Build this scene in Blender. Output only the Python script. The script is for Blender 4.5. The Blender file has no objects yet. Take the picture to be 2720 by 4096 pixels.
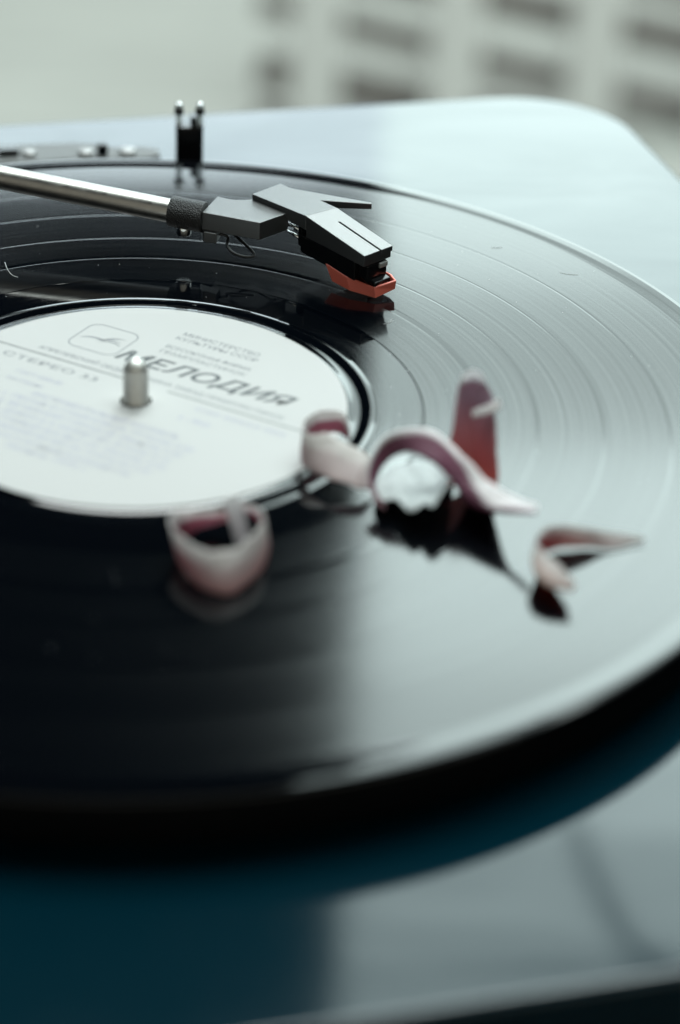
import bpy, bmesh, math, random
from mathutils import Vector, Matrix
R = math.radians
MM = 0.001
scene = bpy.context.scene
random.seed(7)

# ------------------------------------------------------------------ camera
cam_d = bpy.data.cameras.new("camera")
cam = bpy.data.objects.new("camera", cam_d)
scene.collection.objects.link(cam)
rt = Vector((0.99606536, -0.07982019, 0.03850382))
up = Vector((0.00770306, 0.5108096, 0.85965936))
fw = Vector((0.08828629, 0.85598031, -0.5094146))
M = Matrix((rt, up, -fw)).transposed().to_4x4()
M.translation = Vector((0.0, -475.31, 252.225)) * MM
cam.matrix_world = M
cam_d.sensor_fit = 'VERTICAL'
cam_d.sensor_height = 36.0
cam_d.lens = 80.617
cam_d.clip_start = 0.02
cam_d.clip_end = 60.0
cam_d.dof.use_dof = True
cam_d.dof.focus_distance = 0.592
cam_d.dof.aperture_fstop = 5.7
cam_d.dof.aperture_blades = 0
scene.camera = cam

# ------------------------------------------------------------------ light
world = bpy.data.worlds.new("World")
scene.world = world
world.use_nodes = True
bg = world.node_tree.nodes["Background"]
bg.inputs[0].default_value = (0.30, 0.42, 0.52, 1)
bg.inputs[1].default_value = 0.025

def area_lamp(name, loc, direction, sx, sy, radiance, color):
    d = bpy.data.lights.new(name, 'AREA')
    d.shape = 'RECTANGLE'; d.size = sx; d.size_y = sy
    d.energy = radiance * math.pi * sx * sy
    d.color = color
    o = bpy.data.objects.new(name, d); scene.collection.objects.link(o)
    o.location = loc
    o.rotation_euler = Vector(direction).to_track_quat('-Z', 'Y').to_euler()
    return o
# the big window behind and to the right, the low band of daylight to its left,
# and two added lamps that brighten the floor and railing beyond the table
for z0_, z1_, rad in ((0.14, 0.45, 6.0), (0.45, 0.58, 3.1), (0.58, 0.78, 8.4), (0.78, 0.92, 6.6), (0.92, 1.9, 4.5)):
    area_lamp("window_light", (0.172 + 0.24, 1.02, (z0_ + z1_) / 2), (0, -1, 0), 0.48, z1_ - z0_, rad, (0.82, 1.0, 0.985))
area_lamp("low_window_light", (0.172 - 0.35, 1.02, 0.255), (0, -1, 0), 0.70, 0.23, 4.9, (0.82, 0.98, 1.03))
area_lamp("overhead_daylight", (1.15, 0.30, 1.30), (-.62, -.15, -.75), 0.9, 0.9, 0.5, (0.88, 1.0, 0.99))
area_lamp("backdrop_fill", (0.5, 1.0, 3.1), (0, .55, -1), 4.0, 1.8, 6.5, (0.88, 1.0, 0.97))
area_lamp("backdrop_fill", (0.5, 3.2, 4.7), (0, 0, -1), 3.0, 1.6, 16.0, (0.93, 1.0, 0.985))

scene.render.engine = 'CYCLES'
scene.cycles.use_denoising = True
scene.cycles.max_bounces = 8
scene.cycles.sample_clamp_indirect = 6.0
vs = scene.view_settings
vs.view_transform = 'Standard'; vs.look = 'None'; vs.exposure = 0.0; vs.gamma = 1.0
vs.use_curve_mapping = False

# ------------------------------------------------------------------ materials
def mat(name, base=(.5, .5, .5), rough=.5, metal=0., spec=.5, bump=None, var=None, **kw):
    m = bpy.data.materials.new(name); m.use_nodes = True
    nt = m.node_tree; b = nt.nodes["Principled BSDF"]
    b.inputs['Base Color'].default_value = (*base, 1)
    b.inputs['Roughness'].default_value = rough
    b.inputs['Metallic'].default_value = metal
    b.inputs['Specular IOR Level'].default_value = spec
    for k, v in kw.items():
        b.inputs[k.replace('_', ' ')].default_value = v
    tc = nt.nodes.new('ShaderNodeTexCoord')
    if bump:
        sc_, st = bump
        n = nt.nodes.new('ShaderNodeTexNoise'); n.inputs['Scale'].default_value = sc_; n.inputs['Detail'].default_value = 4
        nt.links.new(tc.outputs['Object'], n.inputs['Vector'])
        bp_ = nt.nodes.new('ShaderNodeBump'); bp_.inputs['Strength'].default_value = st; bp_.inputs['Distance'].default_value = .0002
        nt.links.new(n.outputs['Fac'], bp_.inputs['Height']); nt.links.new(bp_.outputs[0], b.inputs['Normal'])
    if var:
        sc_, lo, hi = var      # roughness variation
        n = nt.nodes.new('ShaderNodeTexNoise'); n.inputs['Scale'].default_value = sc_; n.inputs['Detail'].default_value = 5
        nt.links.new(tc.outputs['Object'], n.inputs['Vector'])
        mr = nt.nodes.new('ShaderNodeMapRange'); mr.inputs[1].default_value = .3; mr.inputs[2].default_value = .7
        mr.inputs[3].default_value = lo; mr.inputs[4].default_value = hi
        nt.links.new(n.outputs['Fac'], mr.inputs[0]); nt.links.new(mr.outputs[0], b.inputs['Roughness'])
    return m

m_black = mat('satin_black_plastic', (.028, .031, .033), .36, IOR=1.85, spec=.6, bump=(4200, .35))
m_collar = mat('textured_black_collar', (.02, .02, .021), .42, bump=(2600, 1.0))
m_collar.node_tree.nodes['Bump'].inputs['Distance'].default_value = .0007
m_tab = mat('grey_front_tab', (.30, .31, .31), .35)
m_gloss = mat('gloss_black_plastic', (.006, .007, .008), .16)
m_red = mat('red_stylus_plastic', (.78, .17, .12), .38, Subsurface_Weight=.15)
m_red.node_tree.nodes["Principled BSDF"].inputs['Subsurface Radius'].default_value = (.002, .0006, .0004)
m_steel = mat('brushed_steel_tube', (.46, .445, .42), .36, metal=1., var=(500, .28, .40))
m_spindle = mat("polished_spindle_steel", (.66, .66, .63), .5, metal=1.)
m_chrome = mat('chrome_pin', (.8, .8, .78), .12, metal=1.)
m_wire = mat('black_wire_sleeve', (.01, .01, .011), .3)
m_plinth = mat('deep_teal_lacquer', (.0003, .013, .021), .06, var=(18, .05, .10))
m_platter = mat('platter_black', (.002, .0025, .003), .5, spec=.04)
m_mat_rubber = mat('rubber_mat', (.01, .01, .01), .6)
m_plate = mat('grey_arm_plate', (.12, .125, .125), .5)
m_dull = mat('dull_metal_collar', (.33, .33, .33), .55, metal=1.)
m_paper = mat('white_label_paper', (.465, .465, .462), .62, spec=.3)
m_ink = mat('grey_print_ink', (.09, .10, .105), .6, spec=.3)
m_ink2 = mat('lilac_print_ink', (.36, .36, .45), .6, spec=.3)
m_ink3 = mat('pale_grey_print_ink', (.20, .21, .23), .6, spec=.3)
m_table = mat('dark_table_top', (.012, .014, .016), .5)
m_white = mat('white_painted_timber', (.80, .80, .78), .5)
m_rest_white = mat('pale_rubber_pad', (.7, .72, .72), .3)
m_clear = mat('milky_plastic', (.8, .84, .84), .3, Transmission_Weight=.75)

nt_ = m_plinth.node_tree
sm = nt_.nodes.new('ShaderNodeTexNoise'); sm.inputs['Scale'].default_value = 9; sm.inputs['Detail'].default_value = 5; sm.inputs['Distortion'].default_value = 1.2
mp_ = nt_.nodes.new('ShaderNodeMapping'); mp_.inputs['Scale'].default_value = (1, 3.2, 1); mp_.inputs['Rotation'].default_value = (0, 0, R(35))
tc_ = nt_.nodes.new('ShaderNodeTexCoord'); nt_.links.new(tc_.outputs['Object'], mp_.inputs[0]); nt_.links.new(mp_.outputs[0], sm.inputs['Vector'])
mr_ = nt_.nodes.new('ShaderNodeMapRange'); mr_.inputs[1].default_value = .3; mr_.inputs[2].default_value = .7; mr_.inputs[3].default_value = .38; mr_.inputs[4].default_value = .54
nt_.links.new(sm.outputs['Fac'], mr_.inputs[0]); nt_.links.new(mr_.outputs[0], nt_.nodes['Principled BSDF'].inputs['Specular IOR Level'])

def vinyl(name, smooth):
    m = bpy.data.materials.new(name); m.use_nodes = True
    nt = m.node_tree; b = nt.nodes["Principled BSDF"]; L = nt.links
    b.inputs['Base Color'].default_value = (.0004, .0009, .0018, 1)
    b.inputs['IOR'].default_value = 1.55
    tc = nt.nodes.new('ShaderNodeTexCoord')
    sep = nt.nodes.new('ShaderNodeSeparateXYZ'); L.new(tc.outputs['Object'], sep.inputs[0])
    cx = nt.nodes.new('ShaderNodeCombineXYZ'); L.new(sep.outputs[0], cx.inputs[0]); L.new(sep.outputs[1], cx.inputs[1])
    ln = nt.nodes.new('ShaderNodeVectorMath'); ln.operation = 'LENGTH'; L.new(cx.outputs[0], ln.inputs[0])
    # radius-only noise: groove modulation and pressing bands
    def rn(scale, detail=3):
        n = nt.nodes.new('ShaderNodeTexNoise'); n.noise_dimensions = '1D'
        n.inputs['Scale'].default_value = scale; n.inputs['Detail'].default_value = detail
        L.new(ln.outputs['Value'], n.inputs['W']); return n
    def mr(src, a, c_, lo, hi):
        r = nt.nodes.new('ShaderNodeMapRange'); r.inputs[1].default_value = a; r.inputs[2].default_value = c_
        r.inputs[3].default_value = lo; r.inputs[4].default_value = hi
        L.new(src, r.inputs[0]); return r.outputs[0]
    if smooth:
        b.inputs['Roughness'].default_value = .05
        b.inputs['Specular IOR Level'].default_value = .44
        n = rn(500)
        L.new(mr(n.outputs['Fac'], .3, .7, .03, .09), b.inputs['Roughness'])
    else:
        n1 = rn(900, 4); n2 = rn(120, 3)
        add = nt.nodes.new('ShaderNodeMath'); add.operation = 'ADD'
        L.new(mr(n1.outputs['Fac'], .3, .7, -.010, .013), add.inputs[0]); L.new(mr(n2.outputs['Fac'], .3, .7, .094, .104), add.inputs[1])
        L.new(add.outputs[0], b.inputs['Roughness'])
        b.inputs['Anisotropic'].default_value = .8
        tg = nt.nodes.new('ShaderNodeTangent'); tg.direction_type = 'RADIAL'; tg.axis = 'Z'
        L.new(tg.outputs[0], b.inputs['Tangent'])
        L.new(mr(n1.outputs['Fac'], .3, .7, .34, .40), b.inputs['Specular IOR Level'])
        b.inputs['Coat Weight'].default_value = .08
        b.inputs['Coat Roughness'].default_value = .06
    # dust
    return m
m_groove = vinyl('grooved_vinyl', False)
m_smooth = vinyl('smooth_vinyl', True)
m_runout = vinyl('runout_vinyl', True)
m_runout.node_tree.nodes['Principled BSDF'].inputs['Specular IOR Level'].default_value = .70

def petal_mat(name, c_edge, c_mid, c_base, lo=.10, hi=.30, ext=.55, tr_=.38, tail=0., spec=.5):
    """UV.x runs along the petal, UV.y from its pale rim inwards."""
    m = bpy.data.materials.new(name); m.use_nodes = True
    nt = m.node_tree; b = nt.nodes["Principled BSDF"]; L = nt.links
    uv = nt.nodes.new('ShaderNodeUVMap'); uv.uv_map = 'UVMap'
    s = nt.nodes.new('ShaderNodeSeparateXYZ'); L.new(uv.outputs[0], s.inputs[0])
    nz = nt.nodes.new('ShaderNodeTexNoise'); nz.inputs['Scale'].default_value = 5; nz.inputs['Detail'].default_value = 4
    mp = nt.nodes.new('ShaderNodeMapping'); mp.inputs['Scale'].default_value = (1.0, 9.0, 1)
    L.new(uv.outputs[0], mp.inputs[0]); L.new(mp.outputs[0], nz.inputs['Vector'])
    ad = nt.nodes.new('ShaderNodeMath'); ad.operation = 'MULTIPLY_ADD'; ad.inputs[1].default_value = .16
    L.new(nz.outputs['Fac'], ad.inputs[0]); L.new(s.outputs[1], ad.inputs[2])
    tl = nt.nodes.new('ShaderNodeMapRange'); tl.interpolation_type = 'SMOOTHSTEP'
    tl.inputs[1].default_value = .58; tl.inputs[2].default_value = .80; tl.inputs[3].default_value = 0; tl.inputs[4].default_value = -tail
    L.new(s.outputs[0], tl.inputs[0])
    a2 = nt.nodes.new('ShaderNodeMath'); a2.operation = 'ADD'; L.new(ad.outputs[0], a2.inputs[0]); L.new(tl.outputs[0], a2.inputs[1])
    b.inputs['Specular IOR Level'].default_value = spec
    r = nt.nodes.new('ShaderNodeValToRGB'); L.new(a2.outputs[0], r.inputs[0])
    r.color_ramp.elements[0].position = lo; r.color_ramp.elements[0].color = (*c_edge, 1)
    r.color_ramp.elements[1].position = hi; r.color_ramp.elements[1].color = (*c_mid, 1)
    r2 = nt.nodes.new('ShaderNodeValToRGB'); L.new(s.outputs[0], r2.inputs[0])
    r2.color_ramp.elements[0].position = .0; r2.color_ramp.elements[1].position = ext
    r2.color_ramp.elements[0].color = (1, 1, 1, 1); r2.color_ramp.elements[1].color = (0, 0, 0, 1)
    mx = nt.nodes.new('ShaderNodeMix'); mx.data_type = 'RGBA'
    L.new(r2.outputs[0], mx.inputs[0]); L.new(r.outputs[0], mx.inputs[6]); mx.inputs[7].default_value = (*c_base, 1)
    L.new(mx.outputs[2], b.inputs['Base Color'])
    b.inputs['Roughness'].default_value = .5
    # fine lengthwise veins and soft cockling
    vz = nt.nodes.new('ShaderNodeTexNoise'); vz.inputs['Scale'].default_value = 3; vz.inputs['Detail'].default_value = 6
    vm = nt.nodes.new('ShaderNodeMapping'); vm.inputs['Scale'].default_value = (2.2, 13.0, 1)
    L.new(uv.outputs[0], vm.inputs[0]); L.new(vm.outputs[0], vz.inputs['Vector'])
    vb = nt.nodes.new('ShaderNodeBump'); vb.inputs['Strength'].default_value = .7; vb.inputs['Distance'].default_value = .0006
    L.new(vz.outputs['Fac'], vb.inputs['Height']); L.new(vb.outputs[0], b.inputs['Normal'])
    hv = nt.nodes.new('ShaderNodeHueSaturation'); vr = nt.nodes.new('ShaderNodeMapRange')
    vr.inputs[1].default_value = .3; vr.inputs[2].default_value = .7; vr.inputs[3].default_value = .72; vr.inputs[4].default_value = 1.18
    L.new(vz.outputs['Fac'], vr.inputs[0]); L.new(vr.outputs[0], hv.inputs['Value']); L.new(mx.outputs[2], hv.inputs['Color'])
    L.new(hv.outputs[0], b.inputs['Base Color'])
    tr = nt.nodes.new('ShaderNodeBsdfTranslucent'); L.new(mx.outputs[2], tr.inputs[0])
    ms = nt.nodes.new('ShaderNodeMixShader'); ms.inputs[0].default_value = tr_
    L.new(b.outputs[0], ms.inputs[1]); L.new(tr.outputs[0], ms.inputs[2])
    L.new(ms.outputs[0], nt.nodes['Material Output'].inputs['Surface'])
    return m
PALE = (.80, .74, .74)
m_pet_in = petal_mat('magenta_petal_inside', (.80, .76, .77), (.34, .10, .15), (.40, .16, .18), .40, .52, .06)
m_pet_tall = petal_mat('crimson_petal', (.60, .40, .46), (.50, .35, .43), (.85, .20, .15), tr_=.5)
m_pet_arch = petal_mat('purple_arch_petal', (.84, .80, .82), (.15, .05, .085), (.36, .20, .23), .15, .23, .08, .05, tail=.22, spec=.2)
m_pet_pale = petal_mat('pale_opaque_petal', (.42, .45, .45), (.40, .43, .43), (.42, .44, .44), tr_=.06)
m_pet_fold = petal_mat('pale_fold_petal', (.80, .76, .76), (.78, .74, .74), (.8, .76, .76), tr_=.2)
m_pet_roll = petal_mat('pale_cream_petal', (.90, .87, .84), (.84, .76, .74), (.86, .80, .77), .5, 1.1, .3, .6)
m_pet_out = petal_mat('pale_pink_petal_outside', (.90, .87, .85), (.70, .42, .42), (.86, .80, .78), .50, 1.1, .35, .6)
m_pet_orange = petal_mat('peach_petal_outside', (.74, .70, .68), (.62, .36, .26), (.84, .80, .78), .15, .8, .4, .55)
m_pet_crimson = petal_mat('crimson_petal_inside', (.78, .74, .74), (.40, .06, .07), (.86, .84, .83), .16, .34, .5, .6)
m_pet_white = petal_mat('white_petal', (.82, .80, .80), (.84, .82, .83), (.86, .84, .84), tr_=.82)

# ------------------------------------------------------------------ builders
def link(name, bm, m, parent=None, smooth=False, bevel=None, seg=2, bevel_angle=30):
    me = bpy.data.meshes.new(name)
    bm.normal_update(); bm.to_mesh(me); bm.free()
    for x in (m if isinstance(m, (list, tuple)) else [m]):
        me.materials.append(x)
    o = bpy.data.objects.new(name, me); scene.collection.objects.link(o)
    if parent: o.parent = parent
    if smooth:
        for p in me.polygons: p.use_smooth = True
    if bevel:
        md = o.modifiers.new('bevel', 'BEVEL'); md.width = bevel * MM; md.segments = seg
        md.limit_method = 'ANGLE'; md.angle_limit = R(bevel_angle)
        md.harden_normals = False
    return o
def thing(name, label, cat, loc=(0, 0, 0), rz=0, group=None):
    o = bpy.data.objects.new(name, None); scene.collection.objects.link(o)
    o.empty_display_size = .01
    o.location = Vector(loc) * MM; o.rotation_euler = (0, 0, rz)
    o['label'] = label; o['category'] = cat
    if group: o['group'] = group
    return o
def tag(o, label=None, cat=None, group=None, kind=None):
    if label: o['label'] = label
    if cat: o['category'] = cat
    if group: o['group'] = group
    if kind: o['kind'] = kind
    return o
def V(p): return Vector(p) * MM

def prism(bm, poly, z1, z0):
    """poly of (x, y) or (x, y, ztop); z0 a number or list of bottoms (mm)."""
    top = [bm.verts.new(V((p[0], p[1], p[2] if len(p) > 2 else z1))) for p in poly]
    bot = [bm.verts.new(V((p[0], p[1], z0[i] if hasattr(z0, '__len__') else z0))) for i, p in enumerate(poly)]
    n = len(poly)
    ft = bm.faces.new(top); fb = bm.faces.new(bot[::-1])
    for i in range(n):
        j = (i + 1) % n
        bm.faces.new((top[j], top[i], bot[i], bot[j]))
    bmesh.ops.recalc_face_normals(bm, faces=bm.faces[:])
    return bm
def hexa(bm, a, b):
    """box from 4 top corners a and 4 bottom corners b."""
    va = [bm.verts.new(V(p)) for p in a]; vb = [bm.verts.new(V(p)) for p in b]
    bm.faces.new(va); bm.faces.new(vb[::-1])
    for i in range(4):
        j = (i + 1) % 4; bm.faces.new((va[j], va[i], vb[i], vb[j]))
    bmesh.ops.recalc_face_normals(bm, faces=bm.faces[:])
    return bm
def lathe(bm, prof, seg=64, close=False, mats=None, loc=(0, 0, 0)):
    rings = []
    for r, z in prof:
        if r <= 1e-6: rings.append([bm.verts.new(V((loc[0], loc[1], z + loc[2])))])
        else: rings.append([bm.verts.new(V((loc[0] + r * math.cos(2 * math.pi * k / seg), loc[1] + r * math.sin(2 * math.pi * k / seg), z + loc[2]))) for k in range(seg)])
    for i in range(len(rings) - 1):
        a, b = rings[i], rings[i + 1]
        for k in range(seg):
            k2 = (k + 1) % seg
            if len(a) == 1 and len(b) == 1: continue
            if len(a) == 1: f = bm.faces.new((a[0], b[k], b[k2]))
            elif len(b) == 1: f = bm.faces.new((a[k], b[0], a[k2]))
            else: f = bm.faces.new((a[k], b[k], b[k2], a[k2]))
            if mats: f.material_index = mats[i]
    return bm
def crom(pts, n):
    P = [Vector(p) for p in pts]
    out = []
    P = [2 * P[0] - P[1]] + P + [2 * P[-1] - P[-2]]
    m = len(P) - 3
    for k in range(n + 1):
        t = k / n * m; i = min(int(t), m - 1); u = t - i
        a, b, c, d = P[i:i + 4]
        out.append(.5 * ((2 * b) + (-a + c) * u + (2 * a - 5 * b + 4 * c - d) * u * u + (-a + 3 * b - 3 * c + d) * u ** 3))
    return out
def tube(bm, pts, r, seg=12, r2=None, cap=True):
    P = [Vector(p) for p in pts]; rings = []
    up_ = Vector((0, 0, 1))
    for i, p in enumerate(P):
        t = (P[min(i + 1, len(P) - 1)] - P[max(i - 1, 0)]).normalized()
        s = t.cross(up_)
        if s.length < 1e-3: s = t.cross(Vector((1, 0, 0)))
        s.normalize(); u = s.cross(t).normalized()
        rr = r if r2 is None else r + (r2 - r) * i / (len(P) - 1)
        rings.append([bm.verts.new((p + s * rr * math.cos(2 * math.pi * k / seg) + u * rr * math.sin(2 * math.pi * k / seg)) * MM) for k in range(seg)])
    for a, b in zip(rings, rings[1:]):
        for k in range(seg):
            bm.faces.new((a[k], a[(k + 1) % seg], b[(k + 1) % seg], b[k]))
    if cap:
        bm.faces.new(rings[0][::-1]); bm.faces.new(rings[-1])
    bmesh.ops.recalc_face_normals(bm, faces=bm.faces[:])
    return bm
def rrect(cx, cy, w, h, r, n=10, rz=0):
    out = []
    for sx, sy, a0 in ((1, 1, 0), (-1, 1, 90), (-1, -1, 180), (1, -1, 270)):
        for k in range(n + 1):
            a = R(a0 + 90 * k / n)
            x = sx * (w / 2 - r) + r * math.cos(a); y = sy * (h / 2 - r) + r * math.sin(a)
            out.append((cx + x * math.cos(rz) - y * math.sin(rz), cy + x * math.sin(rz) + y * math.cos(rz)))
    return out

# ------------------------------------------------------------------ setting beyond the table
def wood(name, c1, c2):
    m = bpy.data.materials.new(name); m.use_nodes = True
    nt = m.node_tree; b = nt.nodes["Principled BSDF"]; L = nt.links
    tc = nt.nodes.new('ShaderNodeTexCoord'); mp = nt.nodes.new('ShaderNodeMapping'); mp.inputs['Scale'].default_value = (1.5, 14, 14)
    n = nt.nodes.new('ShaderNodeTexNoise'); n.inputs['Scale'].default_value = 4; n.inputs['Detail'].default_value = 6
    L.new(tc.outputs['Object'], mp.inputs[0]); L.new(mp.outputs[0], n.inputs['Vector'])
    r = nt.nodes.new('ShaderNodeValToRGB'); L.new(n.outputs['Fac'], r.inputs[0])
    r.color_ramp.elements[0].position = .3; r.color_ramp.elements[1].position = .7
    r.color_ramp.elements[0].color = (*c1, 1); r.color_ramp.elements[1].color = (*c2, 1)
    L.new(r.outputs[0], b.inputs['Base Color']); b.inputs['Roughness'].default_value = .6
    return m
m_floor = wood('pale_grey_floor', (.40, .42, .39), (.50, .52, .48))
m_board = wood('grey_brown_board', (.15, .13, .12), (.28, .25, .24))
bm = bmesh.new(); hexa(bm, [(-3000, -1500, -900), (4000, -1500, -900), (4000, 9000, -900), (-3000, 9000, -900)], [(-3000, -1500, -940), (4000, -1500, -940), (4000, 9000, -940), (-3000, 9000, -940)])
tag(link('floor', bm, m_floor), kind='structure')

# white railing of upright posts with grey-brown sloping boards behind
rail = thing('white_railing', 'out-of-focus white railing of upright posts over sloping grey-brown boards behind the turntable', 'railing', (0, 2450, -900))
def bx(bm, x0, x1, y0, y1, z0, z1):
    return hexa(bm, [(x0, y0, z1), (x1, y0, z1), (x1, y1, z1), (x0, y1, z1)], [(x0, y0, z0), (x1, y0, z0), (x1, y1, z0), (x0, y1, z0)])
PX = (242, 428, 616, 803)
BZ0 = -75
post_me = None
for i, x in enumerate(PX):
    if post_me is None:
        bm = bx(bmesh.new(), -33, 33, -18, 18, 0, 620); p = link('post', bm, m_white, rail, bevel=4); post_me = p
    else:
        p = post_me.copy(); scene.collection.objects.link(p); p.parent = rail
    p.location = V((x, 0, 0))
bd = None
for i in range(9):
    if bd is None:
        bm = bx(bmesh.new(), 0, 780, 0, 14, -19, 19); b_ = link('board', bm, m_board, rail, bevel=2); bd = b_
    else:
        b_ = bd.copy(); scene.collection.objects.link(b_); b_.parent = rail
    b_.location = V((PX[0] - 72, 60, BZ0 + 80 * i + (0, 6, -9, 3, -4, 10, -6, 0, 5)[i])); b_.rotation_euler = (0, R(13.2 + (0, 1.2, -1, .6, -1.6, 1, 0, -.8, .5)[i]), 0)
    b_.scale = (1, 1, (1, .7, 1.25, .9, 1.15, .75, 1.2, 1, .8)[i])

# warm plaster wall of the room behind the photographer, lit by the window
bm = bx(bmesh.new(), -2400, 2600, -1700, -1600, -900, 2300)
tag(link('room_wall', bm, mat('warm_plaster', (.54, .47, .41), .9)), kind='structure')

# unseen dark rods added to reflect as streaks in the front deck
wf = thing('streak_rods', 'unseen dark rods added to show as blurred streaks reflected in the front of the turntable', 'rod', (180, 985, 860))
def bar(name, pts, r, r2=None):
    bm = tube(bmesh.new(), [Vector(p) - Vector((180, 985, 860)) for p in crom(pts, 12)], r, 8, r2); link(name, bm, m_gloss, wf, smooth=True)
bar('slanted_rod', [(352, 985, 880), (372, 985, 935), (398, 985, 990), (425, 985, 1030), (470, 985, 1050)], 5, 9)
bar('level_rod', [(172, 985, 1052), (250, 985, 1046), (340, 985, 1044), (430, 985, 1052), (660, 985, 1060)], 3.5, 6)

# ------------------------------------------------------------------ table
TH = R(10)
def uv2(u, v): return (u * math.cos(TH) - v * math.sin(TH), u * math.sin(TH) + v * math.cos(TH))
table = thing('side_table', 'dark tabletop just visible below the front edge of the turntable', 'table', (0, 0, -900))
bm = bmesh.new(); prism(bm, [uv2(-330, -420), uv2(205, -420), uv2(205, 226), uv2(-330, 226)], 825, 800)
link('tabletop', bm, m_table, table, bevel=3)
for u, v in ((-300, -390), (175, -390), (175, 196), (-300, 196)):
    bm = bmesh.new(); x, y = uv2(u, v); prism(bm, rrect(x, y, 36, 36, 4, 3, TH), 800, 0); link('leg', bm, m_table, table)

# ------------------------------------------------------------------ turntable
tt = thing('turntable', 'glossy deep teal turntable with a rounded corner carrying the black record', 'turntable', (0, 0, -75))
PZ = 75
H = -14.4
cx, cy = uv2(-22.5, 10)
bm = bmesh.new(); prism(bm, rrect(cx, cy, 435, 414, 36, 14, TH), H + PZ, 5)
pl = link('plinth', bm, m_plinth, tt, smooth=True, bevel=1.8, seg=4, bevel_angle=50)
wn = pl.modifiers.new('wn', 'WEIGHTED_NORMAL'); wn.keep_sharp = False; wn.weight = 100
for u, v in ((-210, -165), (165, -165), (165, 185), (-210, 185)):
    bm = bmesh.new(); x, y = uv2(u, v); lathe(bm, [(0, 0), (15, 0), (16, 1), (15, 5.5), (0, 5.5)], 24, loc=(x, y, 0)); link('foot', bm, m_mat_rubber, tt, smooth=True)
bm = bmesh.new()
lathe(bm, [(0, H + 1.6), (140, H + 1.6), (147.5, H + 1.8), (149, H + 2.8), (149, -3.6), (148.2, -2.6), (146.5, -2.3), (0, -2.3)], 160)
for v in bm.verts: v.co.z += PZ * MM
pt = link('platter', bm, m_platter, tt, smooth=True)
pt.modifiers.new('es', 'EDGE_SPLIT').split_angle = R(40)
# spindle
bm = bmesh.new()
lathe(bm, [(3.15, -2), (3.3, .15), (3.25, .6), (2.95, .9), (2.95, 8.2), (2.75, 8.8), (2.1, 9.9), (1.2, 10.6), (.5, 10.9), (0, 10.95)], 40)
for v in bm.verts: v.co.z += PZ * MM
link('spindle', bm, m_spindle, tt, smooth=True)
# raised plate under the arm with its small levers
bm = bmesh.new()
prism(bm, [(-150, 158), (-46, 170), (-20, 174.5), (4, 176.2), (8, 178), (7.5, 183.5), (2, 185), (-6, 184.4), (-11, 187.2), (-19, 187.8), (-45, 185), (-150, 176)], H + PZ + 4.0, H + PZ)
link('arm_plate', bm, m_plate, tt, bevel=.5)
for (x, y, w) in ((-9.5, 178.5, 3.2), (-37.5, 177.5, 6.2)):
    bm = bmesh.new(); prism(bm, rrect(x, y, w, 3.0, 1, 4, R(8)), H + PZ + (7.6 if w < 4 else 6.2), H + PZ + 4)
    link('lever_knob', bm, m_gloss, tt, bevel=.3)
for (x, y, w) in ((-14.5, 178.8, 2.4), (-31.5, 178, 2.2), (-2, 180, 2.6)):
    bm = bmesh.new(); lathe(bm, [(w, 0), (w, .8), (w * .8, 1.1), (0, 1.2)], 24, loc=(x, y, H + PZ + 4)); link('lever_collar', bm, m_dull, tt, smooth=True)
# arm rest post with its two-pronged cradle
ar = bpy.data.objects.new('arm_rest', None)
bm = bmesh.new()
prism(bm, rrect(16.2, 161, 9.6, 6.5, 1.5, 4, R(4)), -6 + PZ, H + PZ)
prism(bm, rrect(16.2, 161, 8.0, 5.4, 1.5, 4, R(4)), 6.2 + PZ, -6 + PZ)
ar = link('arm_rest', bm, m_gloss, tt, bevel=.4)
for s in (-1, 1):
    bm = bmesh.new(); x = 16.2 + s * 3.05
    prism(bm, rrect(x, 161, 1.5, 4.4, .6, 3, R(4)), 11.6 + PZ, 6.2 + PZ)
    link('prong', bm, m_clear, ar, bevel=.3)
    bm = bmesh.new(); lathe(bm, [(0, 0), (1.25, .1), (1.45, 1), (1.2, 1.9), (0, 2.1)], 16, loc=(x, 159.8, 9.6 + PZ)); link('prong_tip', bm, m_gloss, ar, smooth=True)
    bm = bmesh.new(); lathe(bm, [(.8, 0), (1.1, .4), (1.0, 1.2), (0, 1.6)], 16, loc=(x, 160, 11.6 + PZ)); link('prong_cap', bm, m_clear, ar, smooth=True)
bm = bmesh.new(); prism(bm, rrect(17.4, 161, 1.8, 4, .5, 3, R(4)), 9.0 + PZ, 6.2 + PZ); link('catch', bm, m_gloss, ar, bevel=.2)
bm = bmesh.new(); lathe(bm, [(9, 0), (9, 20), (7.5, 22), (7.5, 34), (6, 36), (0, 36)], 32, loc=(-190, 157, H + PZ)); link('arm_pivot_housing', bm, m_gloss, tt, smooth=True)

# ------------------------------------------------------------------ record
rec = thing('vinyl_record', 'black vinyl record with white Cyrillic centre label on the turntable platter', 'record', (0, 0, -2.3))
RZ = 2.3
prof = [(3.7, 0.05), (49.7, 0.05), (50.4, -.1), (51.2, -.32), (53.2, -.32), (54.4, -.12), (55.6, -.10), (56.4, -.3)]
pm = [1, 1, 1, 1, 1, 1, 1]
def to(r, z, m):
    r0, z0 = prof[-1]; l_ = math.hypot(r - r0, z - z0)
    if l_ > 1.0:      # support rings keep the wide flat bands flat
        for t in (.03 / l_, .12 / l_, 1 - .12 / l_, 1 - .03 / l_):
            prof.append((r0 + (r - r0) * t, z0 + (z - z0) * t)); pm.append(m)
    prof.append((r, z)); pm.append(m)
to(67.2, -.3, 2); to(67.5, -.26, 1)
for r0, w in ((80.6, 2.0), (93.4, .9), (108.9, .9), (124.25, .9)):
    to(r0, -.26, 0); to(r0 + .15, -.27, 1); to(r0 + w - .15, -.27, 1); to(r0 + w, -.26, 1)
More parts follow.
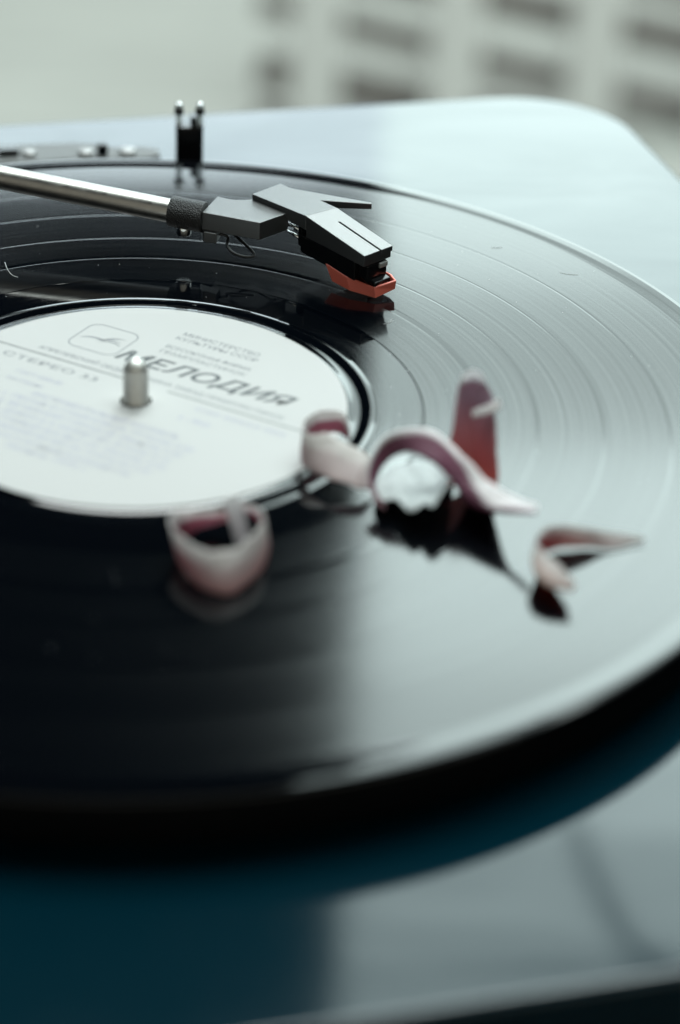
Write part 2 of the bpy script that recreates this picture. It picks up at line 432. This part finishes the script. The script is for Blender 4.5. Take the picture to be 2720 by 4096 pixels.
to(143.4, -.26, 0); to(144.6, -.24, 1); to(146.6, -.10, 1); to(148.6, -.08, 1); to(149.6, -.15, 1); to(150.2, -.5, 0); to(150.4, -.9, 1)
to(150.0, -1.4, 1); to(148.5, -1.7, 1); to(145, -1.9, 1); to(3.7, -2.3 , 1); to(3.7, .05, 1)
bm = bmesh.new(); lathe(bm, [(r, z + RZ) for r, z in prof], 360, mats=pm)
bmesh.ops.remove_doubles(bm, verts=bm.verts[:], dist=1e-7)
bmesh.ops.recalc_face_normals(bm, faces=bm.faces[:])
d = link('disc', bm, [m_groove, m_smooth, m_runout], rec, smooth=True)
d.modifiers.new('es', 'EDGE_SPLIT').split_angle = R(25)

LZ = 0.17
bm = bmesh.new(); lathe(bm, [(3.75, .05 + RZ), (3.75, LZ + RZ), (49.2, LZ + RZ), (49.4, LZ - .03 + RZ), (49.4, .05 + RZ)], 200)
lab = link('paper_label', bm, m_paper, rec, smooth=True)
lab.modifiers.new('es', 'EDGE_SPLIT').split_angle = R(40)

LA = R(-33.2)
def lrot(x, y): return (x * math.cos(LA) - y * math.sin(LA), x * math.sin(LA) + y * math.cos(LA))
def text_mesh(body, size, shear=0., spacing=1., weight=0.):
    c = bpy.data.curves.new('print', 'FONT'); c.body = body; c.size = size * MM; c.shear = shear
    c.space_character = spacing; c.offset = weight * MM; c.resolution_u = 4
    o = bpy.data.objects.new('print', c); scene.collection.objects.link(o)
    dg = bpy.context.evaluated_depsgraph_get()
    me = bpy.data.meshes.new_from_object(o.evaluated_get(dg))
    bpy.data.objects.remove(o); bpy.data.curves.remove(c)
    return me
def put_text(name, body, x, y, height, width=None, m=m_ink, shear=0., weight=0.):
    me = text_mesh(body, 10, shear, 1., weight)
    xs = [v.co.x for v in me.vertices]; ys = [v.co.y for v in me.vertices]
    cap = text_mesh('Н', 10); ch = max(v.co.y for v in cap.vertices) - min(v.co.y for v in cap.vertices)
    sy = height * MM / ch
    sx = sy if width is None else width * MM / (max(xs) - min(xs))
    x0 = min(xs)
    for v in me.vertices:
        px = (v.co.x - x0) * sx / MM + x; py = v.co.y * sy / MM + y
        q = lrot(px, py)
        v.co = Vector((q[0], q[1], LZ + .03 + RZ)) * MM
    me.materials.clear(); me.materials.append(m)
    o = bpy.data.objects.new(name, me); scene.collection.objects.link(o); o.parent = lab
    return o
put_text('printed_name', 'МЕЛОДИЯ', -16.6, 15.7, 5.4, 48.5, m_ink, .28, .16)
put_text('printed_line_of_text', 'МИНИСТЕРСТВО', -9.0, 34.8, 1.8, 21.6, m_ink3)
put_text('printed_line_of_text', 'КУЛЬТУРЫ СССР', -9.4, 32.0, 1.8, 23.0, m_ink3)
put_text('printed_line_of_text', 'ВСЕСОЮЗНАЯ ФИРМА', -9.2, 27.0, 1.6, 24.0, m_ink3)
put_text('printed_line_of_text', 'ГРАМПЛАСТИНОК', -9.0, 24.0, 1.6, 24.0, m_ink3)
put_text('printed_line_of_text', 'АПРЕЛЕВСКИЙ ОРДЕНА ЛЕНИНА ЗАВОД ГРАМПЛАСТИНОК', -34.8, 9.9, 1.7, 68.5, m_ink3)
put_text('printed_line_of_text', 'СТЕРЕО 33', -40.2, 2.6, 2.1, 27, m_ink3)
put_text('printed_line_of_text', 'ГОСТ 5289-80', -32, -3.4, 1.7, 13, m_ink2)
put_text('printed_line_of_text', '2-я сторона', -32, -7.0, 1.7, 10, m_ink2)
put_text('printed_line_of_text', 'С20 05623 002', 14, 3.2, 1.6, 24, m_ink2)
put_text('printed_line_of_text', '1-90', 13, -2.5, 2.0, 8, m_ink2)
rows = ['ИНСТРУМЕНТАЛЬНЫЙ АНСАМБЛЬ', '1. ПЕСНЯ О ГЛАВНОМ (А. Петров) 3.20', '2. ВЕЧЕРНИЙ ГОРОД (В. Иванов) 2.45', '3. ДОРОГА К МОРЮ (Ю. Белов) 4.10',
        '4. СТАРЫЙ ВАЛЬС (Н. Орлов) 3.05', '5. ЗИМНИЙ ВЕЧЕР (И. Лебедев) 2.50', 'Художественный руководитель', 'Запись 1979 г.']
for i, s_ in enumerate(rows):
    w = (40, 52, 50, 48, 50, 46, 40, 22)[i]
    put_text('printed_line_of_text', s_, -w / 2 - 2, -11 - i * 3.3, 1.9, w, m_ink2, 0, .06)
# the ruled line and the boxed emblem
def flat(bm, polys):
    for poly in polys:
        bm.faces.new([bm.verts.new(V((*lrot(x, y), LZ + .03 + RZ))) for x, y in poly])
bm = bmesh.new(); flat(bm, [[(-48.3, 7.45), (-3.9, 7.45), (-3.9, 7.85), (-48.3, 7.85)], [(3.9, 7.45), (48.2, 7.45), (48.2, 7.8), (3.9, 7.8)]])
link('printed_rule', bm, m_ink, lab)
bm = bmesh.new()
o_ = rrect(-23.9, 22.3, 14.2, 13.8, 3, 6); i_ = rrect(-23.9, 22.3, 13.6, 13.2, 2.7, 6)
for k in range(len(o_)):
    k2 = (k + 1) % len(o_)
    flat(bm, [[o_[k], o_[k2], i_[k2], i_[k]]])
def leaf(x0, y0, x1, y1, w):
    d_ = Vector((x1 - x0, y1 - y0)); n_ = Vector((-d_.y, d_.x)).normalized(); a, b = [], []
    for k in range(11):
        t = k / 10; ww = w * math.sin(math.pi * t) ** .8 + .05
        c_ = Vector((x0, y0)) + d_ * t + n_ * .9 * math.sin(math.pi * t)
        a.append(c_ + n_ * ww); b.append(c_ - n_ * ww * .3)
    return [[a[k], a[k + 1], b[k + 1], b[k]] for k in range(10)]
flat(bm, leaf(-29.8, 20.4, -22.5, 21.6, .42)); flat(bm, leaf(-24.5, 20.8, -18.8, 24.8, .34)); flat(bm, leaf(-24, 21, -18.2, 21.0, .34)); flat(bm, leaf(-25, 21.2, -19, 22.6, .26))
link('printed_emblem', bm, m_ink3, lab)

# ------------------------------------------------------------------ tonearm
arm = thing('tonearm', 'silver tonearm with angular black headshell and red-tipped cartridge over the record', 'tonearm', (-190, 157, H + 36))
AO = Vector((-190, 157, H + 36))
def shift(bm):
    for v in bm.verts: v.co -= AO * MM
    return bm
A1 = Vector((9.5, 82.1, 12.6)); A0 = Vector((-35.5, 98.8, 14.9))
dirn = (A1 - A0).normalized()
bm = bmesh.new(); tube(bm, [A0 - dirn * 160, A0, A1 + dirn * 3], 3.15, 40, cap=True)
link('arm_tube', shift(bm), m_steel, arm, smooth=True).modifiers.new('es', 'EDGE_SPLIT').split_angle = R(40)
bm = bmesh.new(); tube(bm, [A1, A1 + dirn * .35, A1 + dirn * 8.6, A1 + dirn * 9.2], 4.05, 40)
link('collar', shift(bm), m_collar, arm, smooth=True, bevel=.25)
bm = bmesh.new(); tube(bm, [A1 + dirn * 3.6 + Vector((0, 0, -3.4)), A1 + dirn * 3.6 + Vector((0, 0, -6.0))], 1.9, 20)
link('locking_screw', shift(bm), m_chrome, arm, smooth=True, bevel=.3)

hs = bpy.data.objects.new('headshell', None)
# rear block of the headshell
bm = bmesh.new()
prism(bm, [(21.9, 87.5, 14.5), (24.2, 86.0, 14.5), (26.2, 85.3, 14.5), (28.6, 85.2, 14.5), (31.7, 85.7, 14.5), (40.0, 76.8, 14.5), (32.1, 70.1, 14.5), (17.4, 76.9, 14.5)], 14.5, 9.6)
hsh = link('headshell', shift(bm), m_black, arm, bevel=.22, seg=3)
# flat rear of the top plate with the finger lift
bm = bmesh.new()
rear = [(30.9, 85.5), (38.7, 92.7), (41.4, 89.6), (61.9, 80.2), (62.0, 79.3), (48.6, 81.6), (52.5, 76.8), (44.1, 71.2)]
prism(bm, rear, 16.0, [14.5, 14.5, 14.5, 14.4, 14.4, 13.8, 12.2, 12.0])
link('top_plate', shift(bm), m_black, hsh, bevel=.15, seg=2)
# sloping nose with its long slot
def lerp(a, b, t): return tuple(a[i] + (b[i] - a[i]) * t for i in range(len(a)))
cl, cr, fl_, fr = (44.1, 71.2, 16.0), (52.5, 76.8, 16.0), (58.0, 54.4, 12.3), (65.8, 60.9, 12.3)
def nose(s, t): return lerp(lerp(cl, cr, t), lerp(fl_, fr, t), s)
def nose_part(t0, t1, s0, s1, dep0, dep1):
    a = [nose(s0, t0), nose(s0, t1), nose(s1, t1), nose(s1, t0)]
    dz = [dep0, dep0, dep1, dep1]
    return a, [(p[0], p[1], p[2] - z) for p, z in zip(a, dz)]
bm = bmesh.new()
# U-shaped top (slot open at the front), then the solid body beneath
sl0, sl1, ss = .545, .60, .28
poly = [nose(0, 0), nose(0, 1), nose(1, 1), nose(1, sl1), nose(ss, sl1), nose(ss - .01, (sl0 + sl1) / 2), nose(ss, sl0), nose(1, sl0), nose(1, 0)]
prism(bm, poly, 0, [p[2] - 1.4 for p in poly])
link('nose_cover', shift(bm), m_black, hsh, bevel=.13, seg=2)
bm = bmesh.new()
a = [(*nose(0.0, .02)[:2], 14.6), (*nose(0.0, .98)[:2], 14.6), (*nose(.985, .98)[:2], 10.95), (*nose(.985, .02)[:2], 10.95)]
b = [(*nose(0.0, .02)[:2], 10.0), (*nose(0.0, .98)[:2], 10.0), (*nose(.985, .98)[:2], 9.1), (*nose(.985, .02)[:2], 9.1)]
hexa(bm, a, b); link('nose_body', shift(bm), m_black, hsh, bevel=.12)
# cartridge body under it
fwd = Vector((.643, -.766, 0)); lat = Vector((-.766, -.643, 0)); Mid = Vector((48.2, 73.9, 0))
def loc(a, b, z): return tuple(Mid + fwd * a + lat * b + Vector((0, 0, z)))
def cbox(bm, a0, a1, b0, b1, z1, z0, z1b=None, z0b=None):
    z1b = z1 if z1b is None else z1b; z0b = z0 if z0b is None else z0b
    return hexa(bm, [loc(a0, b0, z1), loc(a1, b0, z1b), loc(a1, b1, z1b), loc(a0, b1, z1)], [loc(a0, b0, z0), loc(a1, b0, z0b), loc(a1, b1, z0b), loc(a0, b1, z0)])
cart = bmesh.new()
cbox(cart, -2.5, 17.5, -4.6, 4.7, 10.1, 5.2, 9.2, 4.0)
cbox(cart, -4.0, -2.5, -4.0, 4.2, 12.5, 6.5)
cbox(cart, 17.5, 21.0, -3.6, 3.4, 9.1, 5.2, 8.8, 4.0)
co = link('cartridge', shift(cart), m_gloss, arm, bevel=.25)
bm = cbox(bmesh.new(), 19.8, 21.5, -3.5, -.6, 8.9, 7.1, 8.6, 7.3); link('front_tab', shift(bm), m_tab, co, bevel=.25)
bm = cbox(bmesh.new(), 13.0, 22.6, -3.6, 2.2, 6.6, 2.4, 4.4, 1.6); link('stylus_block', shift(bm), m_gloss, co, bevel=.3)
# red stylus guard: side wall, wedge front
bm = bmesh.new()
def strip(pts_top, pts_bot, th=.7):
    """wall through outline points, with thickness inwards"""
    c_ = sum((Vector(p) for p in pts_top), Vector()) / len(pts_top)
    n = len(pts_top)
    T = [Vector(p) for p in pts_top]; B = [Vector(p) for p in pts_bot]
    ti = [p + (c_ - p).normalized() * th for p in T]; bi = [p + (c_ - p).normalized() * th for p in B]
    vt, vb, vti, vbi = ([bm.verts.new(p * MM) for p in q] for q in (T, B, ti, bi))
    for i in range(n - 1):
        bm.faces.new((vt[i], vt[i + 1], vb[i + 1], vb[i])); bm.faces.new((vti[i + 1], vti[i], vbi[i], vbi[i + 1]))
        bm.faces.new((vt[i + 1], vt[i], vti[i], vti[i + 1])); bm.faces.new((vb[i], vb[i + 1], vbi[i + 1], vbi[i]))
    for i in (0, n - 1): bm.faces.new((vt[i], vb[i], vbi[i], vti[i]))
    bm.faces.new(vbi)
    bmesh.ops.recalc_face_normals(bm, faces=bm.faces[:])
strip([loc(7.0, 4.9, 5.4), loc(15.0, 4.9, 4.3), loc(22.6, 2.4, 3.2), loc(24.4, -3.9, 4.0), loc(21.5, -5.1, 4.4), loc(7.0, -4.9, 5.4)],
      [loc(10.0, 5.1, 1.3), loc(16.5, 5.0, .9), loc(23.3, 2.5, .5), loc(24.3, -3.7, 1.6), loc(21.5, -4.8, 1.6), loc(10.0, -4.9, 1.3)])
link('stylus_guard', shift(bm), m_red, co, bevel=.18)
bm = tube(bmesh.new(), [loc(17.0, .2, 2.4), loc(20.2, .2, .55), loc(20.25, .2, -.2)], .22, 8, .1); link('stylus', shift(bm), m_chrome, co, smooth=True)
# terminal pins and lead wires behind the cartridge
for b_, z in ((3.6, 10.6), (1.2, 10.6), (3.4, 8.2), (1.0, 8.2)):
    bm = tube(bmesh.new(), [loc(-8.6, b_, z + .5), loc(-3.9, b_, z)], .42, 10); link('terminal_pin', shift(bm), m_chrome, co, smooth=True)
bm = bmesh.new()
prism(bm, [(17.3, 80.5), (22.5, 77.8), (21.2, 73.8), (17.8, 75.2)], 9.7, [6.9, 7.4, 6.9, 6.6])
link('wire_clip', shift(bm), m_black, hsh, bevel=.25)
w1 = crom([(22, 76.0, 8.8), (24.2, 75.5, 8.2), (24.0, 73.8, 6.6), (25.2, 71.6, 5.6), (28.0, 70.0, 5.1), (30.6, 69.8, 5.2), (30.6, 71.0, 5.8), (28.0, 74.0, 7.4), (25.2, 77.0, 8.8)], 48)
bm = tube(bmesh.new(), w1, .38, 10); link('lead_wire', shift(bm), m_wire, arm, smooth=True)
w2 = crom([(25.5, 77.5, 9.2), (28.5, 77.5, 7.6), (32, 77, 7.6), (36, 75.8, 9.2), loc(-8.2, 1.2, 11.0)], 24)
bm = tube(bmesh.new(), w2, .3, 8); link('lead_wire', shift(bm), m_wire, arm, smooth=True)
bm = lathe(bmesh.new(), [(0, -12), (5.2, -12), (5.2, 4), (4, 7), (0, 7)], 28, loc=(0, 0, 5)); link('pivot_cap', bm, m_gloss, arm, smooth=True)

# ------------------------------------------------------------------ petals
def petal(name, label, rows, mats, n=44, nv=10, th=.14, parent=None, wave=.014):
    """rows: 2-3 lists of stations across the petal; front side gets mats[0], back mats[1]."""
    curves = [crom(r, n) for r in rows]
    bm = bmesh.new(); uvl = bm.loops.layers.uv.new('UVMap'); grid = []
    for i in range(n + 1):
        cr_ = [c[i] for c in curves]
        col = crom(cr_, nv) if len(cr_) > 2 else [cr_[0].lerp(cr_[1], k / nv) for k in range(nv + 1)]
        w = (cr_[-1] - cr_[0]).length
        e0 = .05 * math.sin(i * .9 + 1.3) + .035 * math.sin(i * 2.1); e1 = .05 * math.sin(i * .7 + .4) + .035 * math.sin(i * 1.7 + 2)
        a_, z_ = col[0].copy(), col[-1].copy()       # ragged edges
        col[0] = a_ + (col[1] - a_) * (e0 * 2 + .1); col[-1] = z_ + (col[-2] - z_) * (e1 * 2 + .1)
        grid.append([p + Vector((0, 0, 1)) * wave * w * math.sin(i * .55 + k * .8) for k, p in enumerate(col)])
    def nrm(i, k):
        a = grid[min(i + 1, n)][k] - grid[max(i - 1, 0)][k]; b = grid[i][min(k + 1, nv)] - grid[i][max(k - 1, 0)]
        v = a.cross(b); return v.normalized() if v.length > 1e-9 else Vector((0, 0, 1))
    N = [[nrm(i, k) for k in range(nv + 1)] for i in range(n + 1)]
    def thick(k): return th * (.35 + .65 * math.sin(math.pi * (k + .5) / (nv + 1)))
    F = [[bm.verts.new((grid[i][k] + N[i][k] * thick(k)) * MM) for k in range(nv + 1)] for i in range(n + 1)]
    B = [[bm.verts.new((grid[i][k] - N[i][k] * thick(k)) * MM) for k in range(nv + 1)] for i in range(n + 1)]
    def face(vs, uvs, mi):
        f = bm.faces.new(vs); f.material_index = mi; f.smooth = True
        for l, u in zip(f.loops, uvs): l[uvl].uv = u
    for i in range(n):
        for k in range(nv):
            u = [(i / n, k / nv), ((i + 1) / n, k / nv), ((i + 1) / n, (k + 1) / nv), (i / n, (k + 1) / nv)]
            face((F[i][k], F[i + 1][k], F[i + 1][k + 1], F[i][k + 1]), u, 0)
            face((B[i][k + 1], B[i + 1][k + 1], B[i + 1][k], B[i][k]), [u[3], u[2], u[1], u[0]], 1)
        for k in (0, nv):
            u = [(i / n, k / nv)] * 4
            vs_ = (F[i][k], B[i][k], B[i + 1][k], F[i + 1][k]); face(vs_ if k == 0 else vs_[::-1], u, 1)
    for i in (0, n):
        for k in range(nv):
            vs_ = (F[i][k], F[i][k + 1], B[i][k + 1], B[i][k]); face(vs_ if i == 0 else vs_[::-1], [(i / n, k / nv)] * 4, 1)
    bmesh.ops.recalc_face_normals(bm, faces=bm.faces[:])
    zmin = min(v.co.z for v in bm.verts)
    xs = sum((v.co.x for v in bm.verts)) / len(bm.verts); ys = sum((v.co.y for v in bm.verts)) / len(bm.verts)
    me = bpy.data.meshes.new(name)
    if parent is None:
        off = Vector((xs, ys, -.0003))
    else: off = parent.location.copy()
    for v in bm.verts:
        v.co.z = max(v.co.z, -.00026 + .00003); v.co -= off
    bm.to_mesh(me); bm.free()
    for m in mats: me.materials.append(m)
    o = bpy.data.objects.new(name, me); scene.collection.objects.link(o)
    if parent is None: o.location = off
    else: o.parent = parent
    if label: o['label'] = label; o['category'] = 'petal'; o['group'] = 'fallen flower petals on the record'
    return o

arch_a = [(50.9, -51.7, 2.5), (49.7, -45.8, 7.0), (53.1, -41.6, 12.5), (59.2, -41.1, 15.0), (65.2, -42.6, 14.5), (69.5, -47.5, 12.5), (72.7, -52.5, 11.0), (76.7, -57.9, 9.5), (80.5, -61.3, 9.0), (83.8, -66.0, 10.0)]
arch_b = [(52.9, -54.8, 2.5), (51.2, -47.4, 5.0), (54.8, -43.2, 9.0), (59.4, -44.9, 11.5), (64.4, -49.4, 11.0), (67.8, -52.8, 8.0), (70.1, -56.5, 5.5), (74.1, -61.6, 6.0), (78.7, -64.9, 7.5), (82.9, -68.8, 9.6)]
arch_c = [(52.8, -53.9, 2.3), (51.5, -46.7, 4.6), (55.0, -43.3, 8.8), (59.5, -44.9, 11.2), (64.3, -49.1, 10.4), (69.9, -48.2, 5.0), (73.1, -44.3, 0.5), (77.0, -46.7, 0.8), (79.1, -61.1, 6.5), (82.9, -67.8, 9.4)]
petal('arched_petal', 'purple-pink petal bent into an arch with a pale rim, beside the upright crimson petal', [arch_a, arch_b, arch_c], [m_pet_arch, m_pet_arch], n=60, nv=16)
tall_l = [(66.9, -44.2, 1.5), (67.6, -41.4, 7.0), (69.0, -38.2, 14.0), (70.2, -33.3, 19.6), (71.2, -31.6, 21.0), (71.4, -31.3, 21.4)]
tall_m = [(73.5, -41.2, 1.0), (73.7, -37.6, 5.0), (73.4, -33.5, 12.0), (73.5, -30.8, 18.6), (73.7, -30.3, 21.0), (73.8, -30.2, 21.5)]
tall_r = [(78.7, -47.0, 1.5), (78.9, -43.4, 6.0), (78.6, -39.5, 12.5), (78.3, -33.6, 18.0), (76.6, -31.2, 20.6), (76.3, -30.9, 21.1)]
tp = petal('upright_petal', 'crimson petal standing upright with a white tip, tallest on the record', [tall_l, tall_m, tall_r], [m_pet_tall, m_pet_tall], n=36, nv=14)
petal('white_tip', None, [[(70.9, -31.6, 20.8), (71.6, -31.2, 22.7), (73.7, -30.8, 23.8), (75.8, -31.0, 22.7), (76.7, -31.3, 20.6)], [(71.3, -31.8, 20.6), (72.5, -31.6, 21.2), (73.7, -31.5, 21.4), (75.0, -31.5, 21.2), (76.4, -31.5, 20.5)]], [m_pet_white, m_pet_white], n=20, nv=6, parent=tp)
petal('curled_edge', None, [[(73.6, -34.9, 16.0), (75.8, -35.4, 17.2), (78.2, -35.2, 18.3), (79.4, -34.2, 18.6)], [(73.4, -36.6, 14.9), (75.8, -37.4, 15.9), (78.4, -37.4, 16.8), (79.7, -36.2, 17.2)]], [m_pet_fold, m_pet_fold], n=16, nv=6, parent=tp)
petal('pale_petal', 'small whitish petal seen through the arch of the purple-pink petal', [[(51.3, -47.9, 2.8), (52.9, -53.0, 3.5), (55.4, -53.0, 4.0), (57.1, -57.6, 4.2), (58.6, -60.0, 5.0), (60.7, -58.2, 5.6), (62.6, -60.6, 6.6), (64.6, -57.6, 8.0), (67.1, -53.2, 9.0)], [(52.8, -39.1, 0.4), (54.2, -36.2, 0.4), (56.4, -33.3, 0.4), (59.1, -31.4, 0.4), (61.6, -30.2, 0.4), (64.1, -29.8, 0.4), (67.1, -29.9, 0.4), (69.4, -31.1, 0.4), (71.1, -33.3, 0.5)]], [m_pet_pale, m_pet_pale], wave=.003)
petal('rolled_petal', 'pale rolled petal with a pink hollow at the edge of the white label', [
    [(47.7, -25.3, 6.0), (46.9, -21.8, 8.0), (43.9, -21.8, 9.0), (40.1, -23.5, 9.5), (37.1, -28.6, 9.5), (38.0, -32.7, 9.0), (42.7, -32.8, 9.0), (46.4, -34.6, 7.5), (49.9, -36.2, 6.5), (52.1, -37.5, 5.0)],
    [(48.0, -24.1, 2.0), (46.3, -20.0, 2.0), (43.4, -19.1, 1.5), (39.8, -21.2, 1.0), (36.6, -28.6, 1.2), (37.5, -36.6, 2.2), (41.3, -42.3, 3.2), (45.5, -45.9, 3.5), (48.5, -46.9, 3.0), (51.2, -45.0, 1.0)]], [m_pet_in, m_pet_roll], n=60)
cp = petal('cup_petal', 'pink petal curled into an open ring in the dark left part of the record', [
    [(19.3, -63.8, 8.0), (13.9, -64.5, 8.5), (7.8, -65.1, 8.5), (6.8, -69.5, 8.0), (10.5, -76.1, 8.0), (15.2, -79.9, 8.0), (19.7, -78.6, 8.0), (23.8, -74.1, 8.5), (26.2, -68.4, 9.0), (24.7, -64.1, 9.0), (21.0, -63.1, 9.5)],
    [(19.6, -59.7, 3.0), (15.0, -60.1, 2.0), (11.3, -63.2, 1.5), (8.2, -69.3, 0.5), (10.9, -78.5, 0.4), (14.7, -83.6, 0.4), (19.5, -84.1, 0.4), (25.0, -76.6, 0.4), (27.6, -67.4, 1.0), (26.5, -61.6, 2.5), (23.3, -57.8, 4.0)]], [m_pet_in, m_pet_out], n=70)
petal('petal_tip', None, [[(17.7, -62.5, 10.0), (18.9, -65.4, 7.0), (20.4, -69.3, 3.0)], [(21.3, -62.7, 10.5), (22.5, -66.3, 7.5), (23.2, -69.0, 3.5)]], [m_pet_white, m_pet_white], n=20, parent=cp)
petal('hooked_petal', 'peach and white petal hooked at one end, nearest the right edge of the record', [
    [(108.0, -64.7, 0.8), (100.5, -64.9, 2.6), (93.9, -66.7, 4.8), (88.4, -68.0, 6.4), (84.6, -70.2, 6.6), (82.5, -74.4, 6.2), (83.9, -78.5, 5.8), (86.4, -83.0, 5.4), (88.7, -88.1, 4.4)],
    [(107.3, -65.5, 0.3), (100.2, -67.7, 0.4), (94.8, -67.2, 0.8), (89.7, -68.4, 1.6), (84.9, -72.3, 3.4), (81.3, -78.5, 4.3), (81.2, -84.7, 4.2), (83.4, -88.0, 3.8), (87.8, -89.4, 3.5)],
    [(107.1, -65.7, 0.3), (99.7, -67.8, 0.3), (94.7, -66.9, 0.4), (90.2, -67.3, 0.5), (86.8, -68.8, 0.4), (84.6, -72.3, 0.4), (84.8, -76.5, 0.4), (86.2, -81.2, 0.9), (88.1, -86.2, 2.4)]], [m_pet_crimson, m_pet_orange], n=54, nv=14)
# a stray hair on the record
bm = tube(bmesh.new(), crom([(-33.8, 77.3, 0), (-32.9, 72.5, .25), (-31.6, 69.3, .1), (-30.0, 68.0, 0)], 16), .06, 6)
o = link('lint_hair', bm, m_rest_white); tag(o, 'thin pale hair lying on the record near the left edge of the photo', 'hair')
# fine dust and a few short scratches
rd = random.Random(11)
bm = bmesh.new()
for k in range(150):
    r = rd.uniform(58, 146); a = rd.uniform(0, 2 * math.pi); x, y = r * math.cos(a), r * math.sin(a); q = rd.uniform(.05, .13)
    lathe(bm, [(0, 0), (q, q * .5), (0, q)], 5, loc=(x, y, -.27))
for (x, y, a, l_) in ((62, 41, .4, 3.5), (63.5, 42, .9, 2), (112, 72, -.5, 5), (96, 88, -.2, 3), (30, 105, .3, 4), (14, 52.3, -.4, 2.5)):
    tube(bm, crom([(x, y, -.24), (x + l_ * .5 * math.cos(a), y + l_ * .5 * math.sin(a), -.2), (x + l_ * math.cos(a + .2), y + l_ * math.sin(a + .2), -.24)], 6), .045, 5)
tag(link('dust', bm, m_rest_white), 'fine pale dust and lint scattered on the black record', 'dust', kind='stuff')
